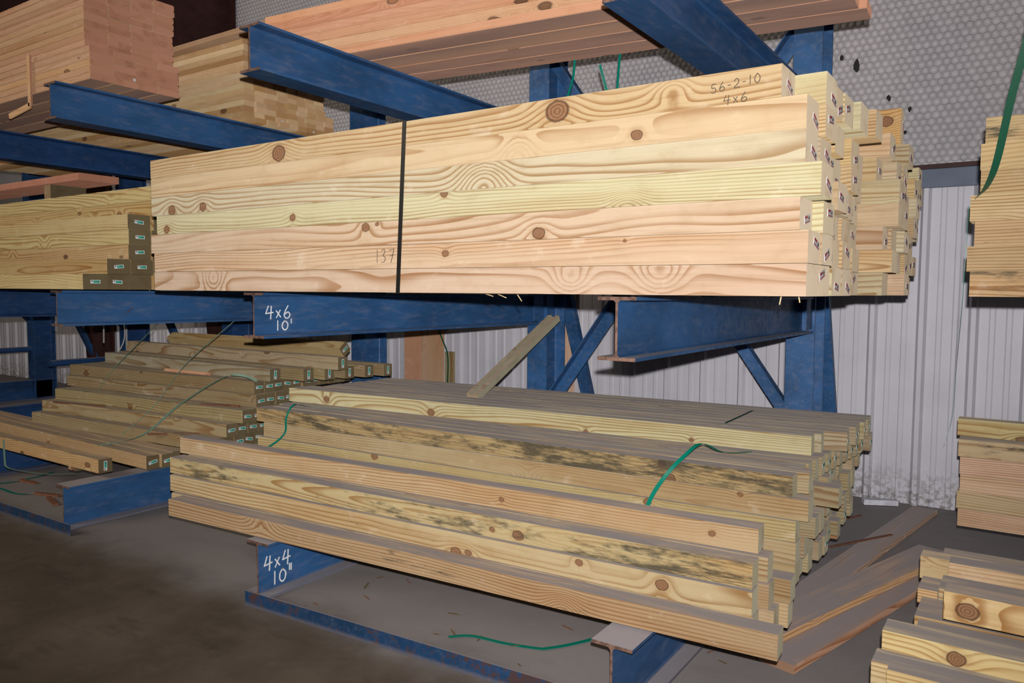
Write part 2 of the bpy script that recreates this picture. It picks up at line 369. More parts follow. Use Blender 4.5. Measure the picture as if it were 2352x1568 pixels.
def ribbed(x0, x1, z0, z1):
    prof = []                                     # (x, y): y towards the room is negative
    pitch = .305; x = x0
    while x < x1:
        for dx, dy in ((0, 0), (.018, -.030), (.046, -.030), (.064, 0), (.118, 0), (.126, -.006), (.150, -.006), (.158, 0),
                       (.212, 0), (.220, -.006), (.244, -.006), (.252, 0)):
            prof.append((x+dx, YW+dy))
        x += pitch
    V = []; F = []
    for i, (a, b) in enumerate(prof):
        V += [(a, b, z0), (a, b, z1)]
        if i: F.append([2*i-2, 2*i, 2*i+1, 2*i-1])
    n = len(V); V += [(a, b+.03, z) for a, b in ((x0, YW), (x, YW)) for z in (z0, z1)]
    F.append([n, n+1, n+3, n+2])
    return V, F
V, F = ribbed(-20.77, 4.2, .0, 2.19)
struct(link('wall_back', mesh('wall_back', V, F, MT['metal'])), 'white ribbed sheet metal lower wall behind the rack', 'wall')

def quilt(x0, x1, z0, z1, y0):
    """faced insulation behind hexagon netting: a shallow pillow in each hexagon, wire along its rim"""
    w = .049; hr = w/math.sqrt(3); V = []; F = []; mi = []; row = 0; z = z0
    rnd = random.Random(3)
    while z < z1:
        x = x0+(w/2 if row % 2 else 0)
        while x < x1:
            i = len(V); bul = .012+rnd.random()*.009; ox = (rnd.random()-.5)*.004
            V.append((x+ox, y0-bul, z-.002))
            for ring, (k, yy) in enumerate(((.55, y0-bul*.72), (.962, y0), (1.003, y0-.0012))):
                for a in range(6):
                    an = R(30+60*a); V.append((x+hr*k*math.cos(an), yy, z+hr*k*math.sin(an)))
            for a in range(6):
                b = (a+1) % 6
                F.append([i, i+1+b, i+1+a]); mi.append(0)
                F.append([i+1+a, i+1+b, i+7+b, i+7+a]); mi.append(0)
                F.append([i+7+a, i+7+b, i+13+b, i+13+a]); mi.append(1)
            x += w
        z += hr*1.5; row += 1
    i = len(V); V += [(x0-.05, y0+.01, z0-.03), (x1+.05, y0+.01, z0-.03), (x1+.05, y0+.01, z1+.03), (x0-.05, y0+.01, z1+.03)]
    F.append([i, i+1, i+2, i+3]); mi.append(0)
    rt = random.Random(11)
    for tx, tz, sw, sh in ((-1.07, 3.03, .05, .11), (-.858, 2.79, .03, .06), (-.727, 2.695, .03, .06), (-.75, 2.545, .035, .03), (-1.17, 3.1, .03, .05), (-1.9, 3.1, .03, .03)):
        pts = []
        for a in range(9):
            an = a*2*math.pi/9; q = .55+.5*rt.random(); pts.append((tx+sw*.5*q*math.cos(an), y0-.02, tz+sh*.5*q*math.sin(an)))
        i = len(V); V += pts; F.append(list(range(i, i+9))[::-1]); mi.append(2)
    return mesh('wall_insulation', V, F, [MT['quilt'], MT['wire'], MT['tear']], mi)
struct(link('wall_upper', quilt(-12.6, 1.6, 2.35, 4.9, 5.885)), 'grey faced insulation under hexagonal wire netting on the upper wall', 'wall')
b = MB(); b.box((-21, 5.86, 2.165), (4.2, 5.90, 2.285)); struct(b.build('trim_1', MT['girt']), 'blue grey girt under the insulation', 'trim')
b = MB(); b.box((-21, 5.835, 2.285), (4.2, 5.905, 2.315)); struct(b.build('trim_2', MT['maroon']), 'dark maroon girt flange along the insulation bottom', 'trim')
b = MB(); b.box((-21, 5.80, 3.62), (4.2, 5.87, 3.72)); struct(b.build('trim_3', MT['maroon']), 'dark maroon girt across the upper wall', 'trim')
b = MB(); b.box((-21, 5.93, 2.19), (4.2, 5.97, 7)); struct(b.build('wall_sheathing', MT['quilt']), 'grey upper wall backing', 'wall')
for i, x in enumerate((-7.95, -10.75)):
    b = MB()
    for s0, s1 in ((-.1, .1),):
        zs = [(0, 5.60), (1.2, 5.52), (2.6, 5.3), (4.4, 4.55), (6, 3.9)]
        for (za, ya), (zb, yb) in zip(zs, zs[1:]):
            b.poly([(x, ya, za), (x, 5.85, za), (x, 5.85, zb), (x, yb, zb)]); b.poly([(x-.012, ya, za), (x-.012, yb, zb), (x-.012, 5.85, zb), (x-.012, 5.85, za)])
            b.poly([(x-.11, ya, za), (x+.11, ya, za), (x+.11, yb, zb), (x-.11, yb, zb)]); b.poly([(x-.11, ya+.015, za), (x-.11, yb+.015, zb), (x+.11, yb+.015, zb), (x+.11, ya+.015, za)])
            b.poly([(x+.11, ya, za), (x+.11, ya+.015, za), (x+.11, yb+.015, zb), (x+.11, yb, zb)])
        b.box((x-.11, 5.835, 0), (x+.11, 5.85, 6))
    struct(b.build('trim_%d' % (4+i), MT['maroon']), 'dark maroon tapered steel building column at the wall, %s' % ('seen above the stud stack' if i == 0 else 'beyond the far racks'), 'column')

# ------------------------------------------------------------------ the rack
rack = link('cantilever_rack', None, None, (-3, 4.8, 0))
tag(rack, 'blue steel cantilever rack carrying all the timber stacks', 'rack')
def rp(mb, name, m, smooth=False):
    o = mb.build(name, m, None, None, None, smooth); o.parent = rack; o.matrix_parent_inverse = Matrix.Translation((3, -4.8, 0)); return o
XS = [.735, -1.133, -3.0, -4.83, -6.66, -8.55, -10.75]
TIP = 2.308; YC = 4.80
BI = [MT['blue'], MT['rust']]
dl = {1: -.05}
arms = {}
for i, x in enumerate(XS):
    far = i >= 5
    bi = [MT['dblue'] if i >= 4 else MT['blue'], MT['rust']]
    b = MB(); b.prism(ibeam(.165, .27, .014, .010), (x, YC+.135, 0), (x-.012*(i == 1), YC+.135, 3.5), (1, 0, 0), (0, 1, 0), 0); rp(b, 'column', bi)
    if far:
        for z in (1.24,):
            b = MB(); b.prism(ibeam(.14, .21, .012, .009), (x, TIP+.4, z+.105), (x, YC, z+.105), (1, 0, 0), (0, 0, 1), 0, 1); rp(b, 'arm', bi)
        b = MB(); b.prism(ibeam(.15, .26, .013, .010), (x, TIP+.3, .133), (x, YC+.27, .133), (1, 0, 0), (0, 0, 1), 0, 1); rp(b, 'base_arm', bi)
        b = MB(); pr_ = [(.035*math.cos(a*math.pi/8), .035*math.sin(a*math.pi/8)) for a in range(16)]
        b.prism(pr_, (x, 4.0, .66), (x, YC, .66), (1, 0, 0), (0, 0, 1)); rp(b, 'pipe_arm', bi)
        b = MB(); b.poly([(x-.01, YC, 1.24), (x-.01, YC-.25, 1.24), (x-.01, YC, .98)]); b.poly([(x+.01, YC, 1.24), (x+.01, YC, .98), (x+.01, YC-.25, 1.24)]); b.poly([(x-.01, YC-.25, 1.24), (x+.01, YC-.25, 1.24), (x+.01, YC, .98), (x-.01, YC, .98)]); rp(b, 'gusset', bi)
    else:
        for nm, z0, h, w in (('base_arm', .002, .262, .155), ('arm', 1.233, .213, .14), ('arm', 2.452, .212, .14)):
            y1 = YC+.27 if nm == 'base_arm' else YC
            b = MB(); z = z0+h/2+(dl.get(i, 0) if z0 > 2 else 0)
            b.prism(ibeam(w, h, .012, .009), (x, TIP, z), (x, y1, z-(.012 if nm == 'arm' else 0)), (1, 0, 0), (0, 0, 1), 0, 1)
            arms[(i, round(z0))] = rp(b, nm, bi)
            if nm == 'arm':
                b = MB(); b.box((x-.07, YC-.012, z-h/2-.012), (x-.06, YC-.09, z+h/2-.02)); rp(b, 'stiffener_plate', bi)
                b = MB(); b.box((x+.055, YC-.14, z-h/2+.012), (x+.062, YC-.001, z+h/2-.025)); rp(b, 'stiffener_plate', bi)
    if i != 3:
        b = MB(); b.bar((x+.02, 5.83, .02), (x+.03, 5.09, 1.62), .10, .05, (0, -1, 0)); rp(b, 'back_brace', [MT['blue'] if i < 3 else MT['dblue']])
def angle(A, B, name):
    A, B = Vector(A), Vector(B); d = (B-A).normalized(); Yv = Vector((0, -1, 0)); X = d.cross(Yv).normalized()
    b = MB(); b.prism([(0, 0), (.09, 0), (.09, .008), (.008, .008), (.008, .075), (0, .075)], A, B, X, Yv); return rp(b, name, [MT['blue']])
for xa, xb in ((-2.93, -1.2),):
    angle((xa, 4.87, .68), (xb, 4.87, 3.10), 'cross_brace'); angle((xa, 4.97, 3.16), (xb, 4.97, .72), 'cross_brace')
def curb(x0, y0, x1, y1):
    b = MB(); d = Vector((x1-x0, y1-y0, 0)).normalized(); n = Vector((-d.y, d.x, 0))
    b.prism([(0, 0), (.008, 0), (.008, .069), (0, .069)], (x0, y0, .001), (x1, y1, .001), n, (0, 0, 1), 0)
    return rp(b, 'curb', [MT['curb']])
curb(-2.96, 2.205, .9, 2.42); curb(-7.4, 2.205, -4.64, 2.245)
# chalk lettering on the right faces of two webs
def chalk(text, arm, y, z, cw, ch, name='chalk_writing', wd=.0055):
    o = writing(name, text, (-2.9955, y, z), (0, 1, 0), (0, 0, 1), (1, 0, 0), cw, ch, cw*.28, wd, MT['chalk'], None)
    o.parent = arm; o['label'] = 'white chalk marks reading '+text
    return o
chalk('4x6', arms[(2, 1)], 2.372, 1.322, .046, .060); chalk("10'", arms[(2, 1)], 2.432, 1.266, .042, .045)
chalk('4x4', arms[(2, 0)], 2.342, .108, .048, .070, wd=.007); chalk('10"', arms[(2, 0)], 2.392, .030, .046, .062, wd=.007)

# ------------------------------------------------------------------ timber
ORD = 'bottom second third fourth fifth sixth seventh eighth ninth tenth eleventh twelfth thirteenth fourteenth fifteenth sixteenth'.split()
OR1 = ['front']+ORD[1:]
_tm = {}
def timber_mesh(L, w, h, r, m):
    key = (round(L, 3), w, h, r, m.name)
    if key in _tm: return _tm[key]
    P = []
    for cx, cy, a0 in ((r, r, 180), (w-r, r, 270), (w-r, h-r, 0), (r, h-r, 90)):
        for k in range(4):
            a = R(a0+30*k); P.append((cx+r*math.cos(a), cy+r*math.sin(a)))
    b = MB(); b.prism(P, (0, 0, 0), (L, 0, 0), (0, 1, 0), (0, 0, 1))
    _tm[key] = mesh('timber', b.v, b.f, m, b.m); return _tm[key]
def tag_mesh(kind):
    b = MB(); lx, lz = .052, .018
    b.box((0, -lx/2, -lz/2), (.0012, lx/2, lz/2), 0)
    if kind == 'g':
        b.box((.0012, -lx*.22, -lz*.36), (.0016, lx*.44, lz*.36), 1)
        for k in range(2): b.box((.0016, lx*.12, lz*(-.2+.25*k)), (.0018, lx*.40, lz*(-.1+.25*k)), 2)
        b.box((.0012, -lx*.44, lz*.05), (.0016, -lx*.28, lz*.32), 2)
    else:
        b.box((.0012, -lx*.44, lz*.14), (.0016, lx*.05, lz*.40), 1); b.box((.0012, -lx*.44, -lz*.40), (.0016, lx*.44, -lz*.28), 1)
        b.box((.0012, lx*.18, -lz*.12), (.0016, lx*.36, lz*.25), 2)
    return mesh('tag', b.v, b.f, [MT['tagw'], MT['tagg'] if kind == 'g' else MT['tagr'], MT['tagk']], b.m)
TG = {'g': tag_mesh('g'), 'r': tag_mesh('r')}
def lum(name, pos, L, w, h, m, col, yaw=0., label=None, cat='timber', group=None, tg=None, mold=0., r=.004, tilt=0., roll=0., tgrot=0., tgs=1., tgo=(0, 0), kn=()):
    o = link(name, timber_mesh(L, w, h, r, MT[m]), None, pos, (R(roll), R(tilt), R(yaw)))
    v = 1+(random.random()-.5)*.14; g = (random.random()-.5)*.06
    o.color = (min(1, col[0]*v), min(1, col[1]*v*(1+g)), min(1, col[2]*v*(1-g)), mold)
    for nm, kv in zip(('knot_a', 'knot_b', 'knot_c', 'knot_d'), kn): o[nm] = [float(q) for q in kv]
    tag(o, label, cat, group)
    if tg:
        t = link('tag', TG[tg], o, (L+.0004, w/2+tgo[0], h/2+tgo[1]), (R(tgrot), 0, 0)); t.scale = (1, tgs, tgs)
        t['label'] = 'white and green end tag' if tg == 'g' else 'white and red end tag'
    return o
H = .0884; HP = .0896; W6 = .1397; WP = .1408
TAN, PINK, LIME, YEL, GRN = (.585, .45, .285), (.585, .455, .315), (.59, .535, .35), (.59, .455, .25), (.50, .42, .28)

# ---- the black-strapped stack of 4x6
KS1 = [[(2.327, .053, -.0209), (.466, .054, -.0237), (2.632, .064, -.0234)], [(1.813, .051, .0124), (2.514, .075, .0053)],
       [(2.228, .02, .02), (1.446, .069, .0167), (1.506, .08, .0083)], [(1.779, .083, .0139), (.977, .036, .0144), (2.492, .011, -.0185), (.081, .021, .0187)],
       [(1.993, .026, -.0328), (.169, .02, .0227), (.411, .023, .0199)], [(2.562, .032, .0157), (2.135, .02, -.0202)], [(2.285, .046, .0348), (.939, .037, .0327), (2.675, .061, -.0178)]]
KP = [[(.697, .116, -.0312), (2.301, .01, -.0227)], [(1.89, .004, .0219), (1.952, .013, .0144), (2.789, .049, .0203), (2.46, .068, .0132)],
      [(2.206, .03, .0209), (2.083, .035, .0107), (2.928, .003, -.0123)], [(2.995, .047, .011), (2.103, .041, .011)]]
KM = [[(3.11, .03, .012)], [(2.5, .05, -.02)], [(2.599, .071, .0156), (.974, .08, .0195)], [(1.926, .007, -.0214), (2.962, .074, .0109)], [(2.679, .07, .0154), (2.71, .006, .0268)]]
rs = random.Random(21)
front_x = [-.500, -.498, -.522, -.470, -.512, -.512, -.580]
row_col = [PINK, TAN, PINK, LIME, LIME, TAN, YEL]
NAMES_TOP = {}
for rw in range(7):
    for c in range(16):
        if rw == 6 and c in (6, 7): continue
        if c == 0: xe = front_x[rw]
        elif c < 8: xe = -.508-.009*c+rs.uniform(-.03, .03)
        else: xe = -.475-.004*(c-8)+rs.uniform(-.045, .045)
        if rw == 6 and 0 < c < 6: xe = (-.495, -.505, -.50, -.478, -.455)[c-1]
        y = 2.158+WP*c+(.025 if c > 7 else 0); z = 1.4535+HP*rw
        z += -.004*0
        col = row_col[rw] if c == 0 else rs.choice([TAN, YEL, GRN, LIME, (.55, .42, .25)])
        tgk = 'r' if (rs.random() < .85 and rw+c > 0) else None
        if c == 0: lab = 'front 4x6 timber, %s layer of the black-strapped stack, %s' % (ORD[rw], ('pinkish tan face', 'orange tan face with pencilled 137', 'tan face with a round knot', 'pale lime face', 'lime yellow face', 'tan face', 'yellow face with pencilled count')[rw])
        else: lab = 'treated 4x6 timber, %s layer up, %s row from the front, black-strapped stack' % (ORD[rw], ORD[c])
        L = 3.052 if not (rw == 6 and c == 0) else 2.985
        lum('timber', (xe-L, y+rs.uniform(0, .0008)*(c > 0), z), L, W6, H, 'pine', col, 0, lab, 'timber', '4x6 timbers of the strapped stack', tgk, r=.004,
            tgrot=rs.uniform(-25, 25), tgs=1.25, tgo=(rs.uniform(-.03, .03), rs.uniform(-.02, .02)), mold=.45 if (c > 6 and rs.random() < .3) else 0, kn=KS1[rw] if c == 0 else ())
lum('timber', (-.47-3.05, 3.55, 1.4535+HP*7), 3.05, H, W6, 'pine', (.66, .44, .2), 0, 'yellow 4x6 timber set on edge atop the strapped stack, big dark knot near its end', 'timber', None, 'r', r=.003, tgrot=60, tgo=(.01, .0), kn=[(2.996, .09, .021)])
# pencil marks on the front faces
def mark(text, x, z, cw, ch, slant, name='pencil_writing', y=2.158, wd=.0021):
    o = writing(name, text, (x, y, z), (1, 0, 0), (0, 0, 1), (0, -1, 0), cw, ch, cw*.35, wd, MT['ink'], None, slant); return o
front = {o['label']: o for o in bpy.data.objects if o.get('label', '').startswith('front 4x6')}
def adopt(o, key):
    p = [v for k, v in front.items() if key in k][0]; o.parent = p; o.matrix_parent_inverse = Matrix.Translation(-Vector(p.location)); o['label'] = 'pencilled figures'
adopt(mark('56-2-10', -.776, 2.024, .018, .025, .10), 'seventh'); adopt(mark('4x6', -.738, 1.987, .020, .026, .06), 'seventh')
adopt(mark('137', -2.075, 1.566, .030, .050, .0), 'second')
# strap round the front bundle
xs = -1.945
pts = [(xs+.018-.036*k/8, 2.1562, 2.0815-.6285*k/8) for k in range(9)]
ribbon('steel_strap', pts, .019, MT['strapk'], (1, 0, 0), th=.0014, sub=2)
tag(bpy.data.objects['steel_strap'], 'black banding strap round the front of the high 4x6 stack', 'strap')
# splinters hanging under it
for i, (x, y, dx, dz) in enumerate(((-1.62, 2.24, .035, -.009), (-1.575, 2.25, .04, -.014), (-1.49, 2.25, .02, -.025), (-.575, 2.2, -.004, -.022), (-.53, 2.21, .003, -.016))):
    b = MB(); b.bar((0, 0, 0), (dx, 0, dz), .003, .002, (0, 1, 0)); o = b.build('wood_splinter', MT['splint'], None, (x, y, 1.452))
    tag(o, 'pale splinter hanging under the strapped stack, %s from its left end' % ORD[i].replace('bottom', 'first'), 'splinter', 'splinters under the strapped stack')

# ---- 4x6 stack on the middle arms beyond it
first = [0, 1, 2, 2, 2, 3, 3]
for rw in range(7):
    for c in range(first[rw], 8):
        xe = -4.44+(0 if c < 3 else .015)+rs.uniform(-.012, .012)+(.12 if rw == 6 and c == 3 else 0)+(.05 if rw == 5 and c == 3 else 0)
        y = 2.262+.1405*c-(.01 if c == 1 else 0)*0; z = 1.4535+HP*rw
        L = 3.66
        lum('timber', (xe-L, y, z), L, W6, H, 'olive', rs.choice([(.52, .38, .18), (.55, .44, .22), (.50, .36, .17)]), 0,
            'tagged 4x6 timber, %s layer up, %s row from the front, stepped middle stack' % (ORD[rw], ORD[c].replace('bottom', 'first')), 'timber', '4x6 timbers of the stepped middle stack',
            'g' if c <= first[rw]+1 and rw < 5 else None, r=.006, tgrot=rs.uniform(-6, 6), tgs=1.1, mold=.3)
lum('plank', (-8.5, 2.75, 2.195), 3.1, .28, .048, 'fir', (.50, .24, .16), 0, 'reddish wide plank raised on blocks over the stepped 4x6 stack', 'plank')
for i, x in enumerate((-5.9, -7.8)):
    lum('wood_block', (x, 2.76, 2.082), .09, .25, .112, 'olive', (.3, .2, .12), 0, 'dark wood block under the reddish wide plank, %s its end' % ('near' if i == 0 else 'far from'), 'block')

# ---- overhanging 4x4 bundle at the front
WP4 = .0908; z0 = .2755
def rowpose(x0, y0, x1, y1): return (x0, y0, math.degrees(math.atan2(y1-y0, x1-x0)), math.hypot(x1-x0, y1-y0))
P = [rowpose(-3.698, 2.293, -.627, 2.479), rowpose(-3.838, 2.393, -.736, 2.560), rowpose(-3.865, 2.411, -.742, 2.578), rowpose(-3.911, 2.503, -.757, 2.690)]
cols = [(.42, .30, .17), (.55, .44, .245), (.48, .375, .21), (.52, .395, .22)]
look = ['rough brown face with wane', 'yellow face with twin knots', 'mildewed face with knots', 'striped tan face']
molds = [.66, .42, .85, .3]
for rw, (x, y, yaw, L) in enumerate(P):
    nx, ny = -math.sin(R(yaw)), math.cos(R(yaw)); ux, uy = ny, -nx
    for c in range((4, 3, 3, 1)[rw]):
        sh = 0 if c == 0 else ((.0, -.10, -.05, -.02), (0, .035, .09), (0, .03, -.05), (0,))[rw][c]
        lab = ('front 4x4 post of the overhanging bundle, %s layer, %s' % (ORD[rw], look[rw])) if c == 0 else '4x4 post of the overhanging bundle, %s layer, %s row from the front' % (ORD[rw], ORD[c])
        lum('post', (x+nx*WP4*c+ux*sh, y+ny*WP4*c+uy*sh, z0+HP*rw), L, H, H, 'post', cols[rw] if c == 0 else rs.choice(cols), yaw, lab, 'post', '4x4 posts of the overhanging bundle', r=.007 if c else .004, mold=molds[rw] if c == 0 else .3, kn=KP[rw] if c == 0 else ())

# ---- dusty-topped main 4x4 pile
for rw in range(5):
    for c in range(14):
        yaw = 1.6; L = 3.235
        xe = [-.742, -.742, -.745, -.70, -.764][rw] if c == 0 else -.75+rs.uniform(-.035, .03)
        if (rw, c) in ((4, 1),): xe = -.722
        if (rw, c) in ((2, 1), (2, 2)): xe = -.69
        if (rw, c) == (3, 3): xe = -.64
        if (rw, c) == (4, 13): xe = -.665
        if rw == 4 and 1 < c < 13: xe = -.79+.008*c
        y = 3.168+.009*(rw >= 3)+WP4*c+(.004 if c else 0)
        x0 = xe-L*math.cos(R(yaw)); y0 = y-L*math.sin(R(yaw))+(xe+.745)*math.sin(R(yaw))
        dark = rs.choice([(.40, .32, .19), (.44, .36, .22), (.37, .31, .19)])
        lab = ('front 4x4 post of the dusty-topped pile, %s layer, %s' % (ORD[rw], ('knotty brown end', 'plain yellow face', 'tan face', 'jutting swirl-grained face', 'black mildewed face')[rw])) if c == 0 else '4x4 post of the dusty-topped pile, %s layer, %s row from the front' % (ORD[rw], ORD[c])
        lum('post', (x0, y0, z0+HP*rw), L, H, H, 'post', [(.43, .32, .175), (.48, .385, .21), (.47, .38, .20), (.46, .37, .21), (.46, .345, .18)][rw] if c == 0 else dark, yaw, lab, 'post', '4x4 posts of the dusty-topped pile',
            'g' if c > 4 and rs.random() < .7 else None, r=.006, mold=(.4, .45, .4, .5, .95)[rw] if c == 0 else .2, kn=KM[rw] if c == 0 else (), tgrot=rs.uniform(-8, 8))
for c in range(9):
    yaw = 4.4; L = 3.25; zt = z0+HP*5
    x0, y0 = -4.035, 3.375
    nx, ny = -math.sin(R(yaw)), math.cos(R(yaw))
    sl = (0, .03, .13, .12, .15, .15, .17, .18, .18)[c]
    lab = 'pale cream 4x4 post along the front edge of the dusty pile top' if c == 0 else 'grey dusted 4x4 post in the top layer, %s behind the cream one' % ORD[c].replace('second', 'next')
    lum('post', (x0+nx*WP4*c+math.cos(R(yaw))*sl, y0+ny*WP4*c+math.sin(R(yaw))*sl, zt), L, H, H, 'post', (.56, .51, .32) if c == 0 else (.44, .38, .24), yaw, lab, 'post', '4x4 posts of the dusty pile top',
        'g' if c > 1 else None, r=.005, tgrot=rs.uniform(-8, 8), tgs=.9, kn=[(.328, .037, .0195), (1.144, .021, .0205), (2.135, .004, .0114), (2.698, .017, .0106)] if c == 0 else ())

# ---- tagged 4x4 pile on the next bay
G4 = [(.32, .25, .135), (.35, .28, .15), (.29, .225, .125)]
def piece4(xr, yr, z, yaw, L, lab, tg='g', col=None, roll=0., tgrot=None, mold=.2, m='olive', n=1, grp='tagged 4x4 posts of the low pile', jit=.015):
    for c in range(n):
        xe = xr+(rs.uniform(-jit, jit) if c else 0); nx, ny = -math.sin(R(yaw)), math.cos(R(yaw))
        x0 = xe-L*math.cos(R(yaw))+nx*WP4*c; y0 = yr-L*math.sin(R(yaw))+ny*WP4*c
        lum('post', (x0, y0, z), L, H, H, m, col or rs.choice(G4), yaw, lab if c == 0 else lab[:0]+'tagged 4x4 post, %s row behind the %s' % (ORD[c], lab.split(' post')[0].replace('4x4', '').strip()+' front post' if False else lab_short), 'post', grp, tg, r=.006, roll=roll, mold=mold,
            tgrot=rs.uniform(-12, 12) if tgrot is None else tgrot, tgs=1.15)
L4 = 3.05
lab_short = ''
piece4(-4.797, 2.51, .300, .1, L4, 'tan 4x4 post lying alone on a block at the open bay edge', tgrot=88, col=(.50, .34, .17), m='olive')
lum('wood_block', (-5.18, 2.515, z0), .09, .13, .024, 'olive', (.42, .30, .16), 0, 'small wood block under the lone 4x4 post', 'block')
lab_short = 'flat loose layer beside the tagged pile'
piece4(-4.754, 2.80, z0, -1.0, L4, 'tan 4x4 post leading the flat loose layer beside the tagged pile', n=3, jit=.05, col=(.46, .33, .17))
spec = [(1, -4.50, 3.11, 3.4, 2.2, 5), (2, -4.481, 3.212, 4.2, 2.2, 5), (3, -4.423, 3.300, 4.2, 2.22, 4), (4, -4.45, 3.434, 3.6, 2.3, 4), (5, -4.50, 3.458, 3.6, 2.25, 11)]
for rw, xr, yr, yaw, L, n in spec:
    lab_short = '%s layer of the tagged low pile' % ORD[rw]
    piece4(xr, yr, z0+HP*rw, yaw, L, 'front 4x4 post in the %s layer of the tagged low pile' % ORD[rw], n=n, col=None)
for c in range(5):
    y = 3.2+WP4*c
    lum('post', (-4.45-2.2, y, z0), 2.2, H, H, 'olive', rs.choice(G4), 2, 'tagged 4x4 post under the low pile, %s row from the front' % ORD[c].replace('bottom', 'first'), 'post', 'tagged 4x4 posts of the low pile', 'g', r=.006, tgs=1.15)
zt = z0+HP*6
piece4(-4.40, 3.515, zt, -1.5, 2.27, 'grey dusty 4x4 post lying on top of the tagged low pile', tgrot=85, col=(.36, .31, .22), mold=0)
piece4(-4.22, 3.66, zt, -1.5, 2.5, 'green tinged 4x4 post behind the grey dusty one', tgrot=85)
for c in range(4):
    piece4(-4.16+.05*c, 3.80+.15*c, zt, 0, 2.4, 'tagged 4x4 post atop the low pile, %s behind the green tinged one' % ORD[c].replace('bottom', 'first'), tgrot=85)
piece4(-3.96, 3.74, zt+HP, -.6, 2.7, 'weathered 4x4 post highest on the tagged low pile', tgrot=88, col=(.38, .30, .19), mold=.4)
o = lum('post', (-6.5, 4.10, zt+HP+.04), 2.15, H, H, 'olive', (.42, .33, .15), 2, 'tipped 4x4 post resting on its corner behind the tagged pile', 'post', None, 'g', r=.01, roll=38, tgs=1.15)
lum('board_offcut', (-5.62, 3.475, z0+HP*6), .53, .03, .02, 'fir', (.62, .36, .20), 2, 'short pale pink offcut on the tagged low pile', 'offcut', None, None, r=.004)

# ---- overhead stacks
T2 = .0368; TP = .0388; W2 = .1397
PK = [(.58, .36, .21), (.62, .40, .235), (.53, .32, .18)]
for rw in range(15):
    for c in range(4):
        up = rw >= 5
        xe = (-4.555 if not up else -4.628)+rs.uniform(-.004, .004)+(.02 if c and rw > 9 else 0)*rs.random()
        y = 2.402+.1405*c+(.012 if up else 0); z = 2.667+TP*rw+(.008 if up else 0)
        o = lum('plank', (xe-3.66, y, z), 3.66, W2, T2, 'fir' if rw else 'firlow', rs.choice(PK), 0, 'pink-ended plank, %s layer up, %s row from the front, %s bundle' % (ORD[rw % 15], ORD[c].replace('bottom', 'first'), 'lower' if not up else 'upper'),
            'plank', 'pink-ended planks on the far overhead arm', None, r=.009)
        if rw == 1 and c == 1:
            b = MB(); pr_ = [(.009*math.cos(a*math.pi/6), .009*math.sin(a*math.pi/6)) for a in range(12)]
            b.prism(pr_, (0, 0, 0), (.002, 0, 0), (0, 1, 0), (0, 0, 1)); k = b.build('end_marker', MT['cap'], o, (3.66, .125, .012)); k['label'] = 'round white marker'
b = MB(); b.box((0, 0, 0), (.036, .012, .31)); b.bar((.02, .006, .005), (-.26, .006, -.03), .012, .034, (0, 0, 1))
tag(b.build('broken_lath', MT['fir'], None, (-5.245, 2.375, 2.59)), 'thin broken lath hanging down the pink-ended plank stack', 'lath'); bpy.data.objects['broken_lath'].color = (.66, .42, .22, 0)
ST = [(.60, .42, .23), (.64, .47, .27), (.50, .33, .16), (.66, .50, .30), (.44, .26, .11)]
for rw in range(15):
    for c in range(9 if rw < 9 else 3):
        xe = -4.745+.008*c+rs.uniform(-.02, .02)*(1 if c else .4)+(.02 if rw == 0 else 0)
        y = 3.598+.0895*c+(.045 if rw % 2 and c > 1 else 0)*0; z = 2.667+TP*rw
        if rw > 3 and c == 8: continue
        o = lum('stud', (xe-4.2, y, z), 4.2, H, T2, 'stud', rs.choice(ST), 0, 'pale stud, %s layer up, %s row from the front, between the overhead arms' % (ORD[rw], ORD[c].replace('bottom', 'first')),
                'stud', 'pale studs between the overhead arms', None, r=.003)
        if (rw == 1 and c == 3) or (rw == 0 and c == 6):
            b = MB(); pr_ = [(.008*math.cos(a*math.pi/6), .008*math.sin(a*math.pi/6)) for a in range(12)]
            b.prism(pr_, (0, 0, 0), (.002, 0, 0), (0, 1, 0), (0, 0, 1)); k = b.build('end_marker', MT['cap'], o, (4.2, .05, .012)); k['label'] = 'round white marker'
lum('stud', (-8.9, 3.685, 2.667+TP*15), 4.1, H, T2, 'stud', (.44, .26, .11), 0, 'dark stud lying alone on the pale stud stack under the loose board', 'stud', None, None, r=.003)
lum('board', (-7.4, 3.61, 2.667+TP*16), 2.94, .13, .038, 'stud', (.47, .30, .18), 0, 'loose thin board lying askew on the pale stud stack', 'board', None, None, r=.003, tilt=-.25)
SAL = [(.70, .40, .24), (.72, .45, .28), (.66, .35, .20)]
for rw in range(6):
    for c in range(4):
        tilt = 1.35; yaw = 2.6; L = 2.9; x0, y0, zb = -3.56, 2.842, 2.680
        nx, ny = -math.sin(R(yaw)), math.cos(R(yaw)); k = .155*c; j = rs.uniform(-.008, .008)
        z = zb+.0462*rw
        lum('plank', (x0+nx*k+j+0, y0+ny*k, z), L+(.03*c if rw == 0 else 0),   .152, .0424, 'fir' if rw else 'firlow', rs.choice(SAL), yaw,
            'salmon plank overhead, %s layer up, %s row from the front, above the strapped stack' % (ORD[rw], ORD[c].replace('bottom', 'first')), 'plank', 'salmon planks overhead', None, r=.008, tilt=tilt)

